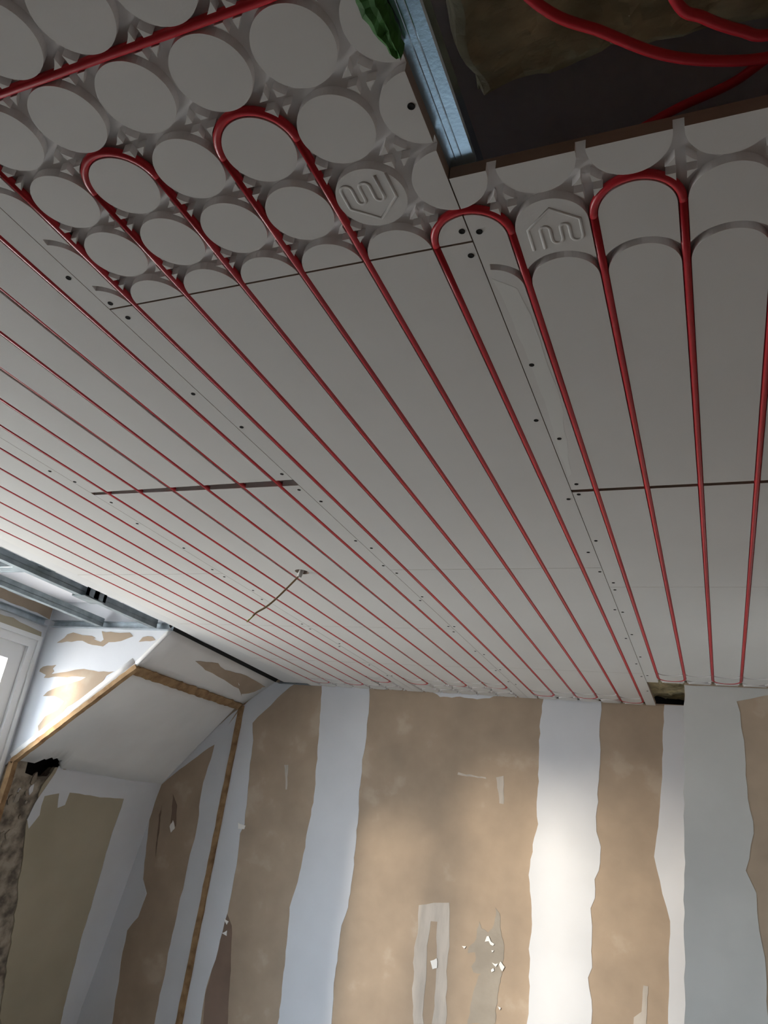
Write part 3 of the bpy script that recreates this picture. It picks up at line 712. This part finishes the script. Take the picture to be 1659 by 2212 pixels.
def cw(x, z):      # narrow upright channel
    return [(x - .10, z + .40), (x - .15, z + .38), (x - .15, z), (x + .15, z), (x + .15, z + .15), (x + .13, z + .17), (x + .15, z + .19), (x + .15, z + .38), (x + .10, z + .40)]
def ud(x, z, s=1): # wall channel, open to one side
    return [(x + s * .28, z), (x, z), (x, z + .28), (x + s * .28, z + .28)]
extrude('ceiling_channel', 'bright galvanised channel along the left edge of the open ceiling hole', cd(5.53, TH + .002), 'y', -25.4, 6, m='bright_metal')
extrude('ceiling_channel', 'long dark steel channel alongside the outer edge of the heated ceiling, above the dormer', cw(-14.85, 0.0), 'y', -19.3, 6, m='dull_metal')
extrude('ceiling_channel', 'second steel channel of the dormer grid, between the long channel and the window wall', cw(-17.95, 0.0), 'y', -19.3, 6, m='dull_metal')
extrude('wall_channel', 'steel wall channel screwed above the window', ud(WX + .01, -0.02, 1), 'y', -19.3, 6)
extrude('wall_channel', 'blue-grey steel wall channel along the top of the torn dormer wall', ud(YC + .01, -0.02, 1), 'x', WX + .35, -14.0)
extrude('cross_channel', 'greenish steel cross channel lying over the two long dormer channels', cd(-12.5, 0.30), 'x', -19.2, -13.0, m='dull_metal')
extrude('wall_channel', 'dark steel channel in the gap between plasterboard strip and roof slope', [(u - 14.2, z) for u, z in ((0.28, .16), (0, .16), (0, .44), (.28, .44))], 'y', -30.5, -19.9, m='dull_metal')
extrude('wall_channel', 'short dark steel channel end in the corner over the back wall', ud(YB + .01, 0.03, 1), 'x', -14.9, -12.8, m='dull_metal')
# perforated hanger on the long channel
bm = bmesh.new()
hx0, hy0 = -14.5, -15.7
for a, b in ((0, .16), (.42, .68), (.94, 1.1)):
    box(bm, hx0, hx0 + .03, hy0 + a, hy0 + b, .02, .95)
for za, zb in ((.02, .42), (.70, .95)):
    box(bm, hx0, hx0 + .03, hy0, hy0 + 1.1, za, zb)
box(bm, hx0 - .67, hx0, hy0, hy0 + 1.1, -0.03, 0.0); box(bm, hx0 - .70, hx0 - .67, hy0, hy0 + 1.1, -.03, .42)
tag(centre(obj('hanger_bracket', bm, M['dull_metal'])), 'dark perforated steel hanger bracket clipped over the long dormer channel', 'bracket')

# ================================================================ timber edges of the removed lining
def batten(label, p, q, w, t, wdir):
    p, q = V(*p), V(*q); d = (q - p).normalized(); wv = Vector(wdir); wv = (wv - d * wv.dot(d)).normalized(); n = d.cross(wv)
    bm = bmesh.new(); N = 40; rnd = random.Random(int(w * 1000) + int(p.x * 77))
    rings = []
    for i in range(N + 1):
        c = p + (q - p) * i / N; a = w * P / 2 * (1 + rnd.uniform(-.12, .12)); b = w * P / 2 * (1 + rnd.uniform(-.15, .15)); h = t * P / 2
        rings.append([bm.verts.new(c + wv * a + n * h), bm.verts.new(c - wv * b + n * h), bm.verts.new(c - wv * b - n * h), bm.verts.new(c + wv * a - n * h)])
    for r0, r1 in zip(rings, rings[1:]):
        for k in range(4): bm.faces.new((r0[k], r0[(k + 1) % 4], r1[(k + 1) % 4], r1[k]))
    bm.faces.new(rings[0]); bm.faces.new(rings[-1][::-1])
    return tag(centre(obj('timber_batten', bm, M['timber'])), label, 'batten', 'raw timber edges around the opened roof slope')
sd_ = (V(*B0) - V(*A0)).normalized()
batten('raw timber batten along the top of the opened roof slope', (B0[0] - .2, B0[1] - .22, B0[2] - .16), (B1[0] - .12, B1[1] + .1, B1[2] - .12), 0.46, 0.16, sd_)
batten('raw timber edge running diagonally below the torn dormer wall', (B0[0] - .02, YC - .06, B0[2] - .04), (C0[0], YC - .06, C0[2] - .1), 0.22, 0.26, (0.6, 0, -0.7))
batten('vertical raw timber edge splitting the white compound left of the back wall', (B1[0], YB + .06, B1[2] - .1), (B1[0], YB + .06, FLOOR_Z), 0.32, 0.12, (1, 0, 0))
batten('short raw timber edge dropping beside the window to the left of the dark hole', (C0[0] + .05, YC - .06, C0[2] - .1), (C0[0] + .05, YC - .06, FLOOR_Z), 0.30, 0.26, (1, 0, 0))

# ================================================================ hanging cable
root = thing('cable', 'thin brown cable hanging from the round ceiling hole', 'cable', V(CABLE[0], CABLE[1], 0))
bm = bmesh.new()
pts = smooth_path([V(-3.45, -12.2, .5), V(-3.5, -12.22, .15), V(-3.62, -12.25, -.12), V(-4.26, -12.3, -.79), V(-4.60, -12.3, -1.10), V(-4.90, -12.3, -1.28), V(-5.02, -12.3, -1.40)], 8)
tube(bm, pts, 0.030 * P, 10, 0); adopt(obj('cable_sheath', bm, M['cable'], smooth=True), root)
bm = bmesh.new()
tube(bm, smooth_path([V(-5.02, -12.3, -1.40), V(-5.10, -12.3, -1.50), V(-5.20, -12.3, -1.60)], 5), 0.018 * P, 8)
tube(bm, smooth_path([V(-5.00, -12.32, -1.38), V(-5.12, -12.34, -1.48), V(-5.22, -12.36, -1.53)], 5), 0.016 * P, 8)
q = adopt(obj('wire_end', bm, M['earth'], smooth=True), root); q['label'] = 'bare yellow-green wire tips'
bm = bmesh.new()
tube(bm, [V(-3.44, -12.18, .6), V(-3.5, -12.2, .12), V(-3.60, -12.25, -.14)], 0.075 * P, 12)
q = adopt(obj('conduit', bm, M['conduit'], smooth=True), root); q['label'] = 'grey conduit stub'

# green film caught on the edge of the disc panel
from mathutils import noise
bm = bmesh.new(); n1, n2 = 26, 8
prof = [(5.30, -0.015), (5.36, -0.05), (5.43, -0.03), (5.49, -0.045), (5.525, 0.02), (5.53, 0.09), (5.52, 0.16)]
grid = []
for i in range(n1 + 1):
    s = i / n1; y = 2.62 + 1.6 * s; wd = min(1, .35 + s * 2.2)
    grid.append([V(5.53 - (5.53 - px_) * wd + noise.noise(Vector((i * .5, j, 1))) * .03, y + noise.noise(Vector((i * .7, j, 5))) * .05, pz_ + noise.noise(Vector((i * .6, j * 1.3, 9))) * .03 - .012) for j, (px_, pz_) in enumerate(prof)])
gv = [[bm.verts.new(p) for p in r_] for r_ in grid]
for r0, r1 in zip(gv, gv[1:]):
    for k in range(len(prof) - 1): bm.faces.new((r0[k], r0[k + 1], r1[k + 1], r1[k]))
r_ = bmesh.ops.extrude_face_region(bm, geom=bm.faces[:])
for v in [g_ for g_ in r_['geom'] if isinstance(g_, bmesh.types.BMVert)]: v.co += Vector((0.0008, 0, 0.0008))
tag(centre(obj('green_film', bm, M['greenpl'])), 'crumpled green plastic film stuck on the disc panel edge beside the bright channel', 'plastic film')
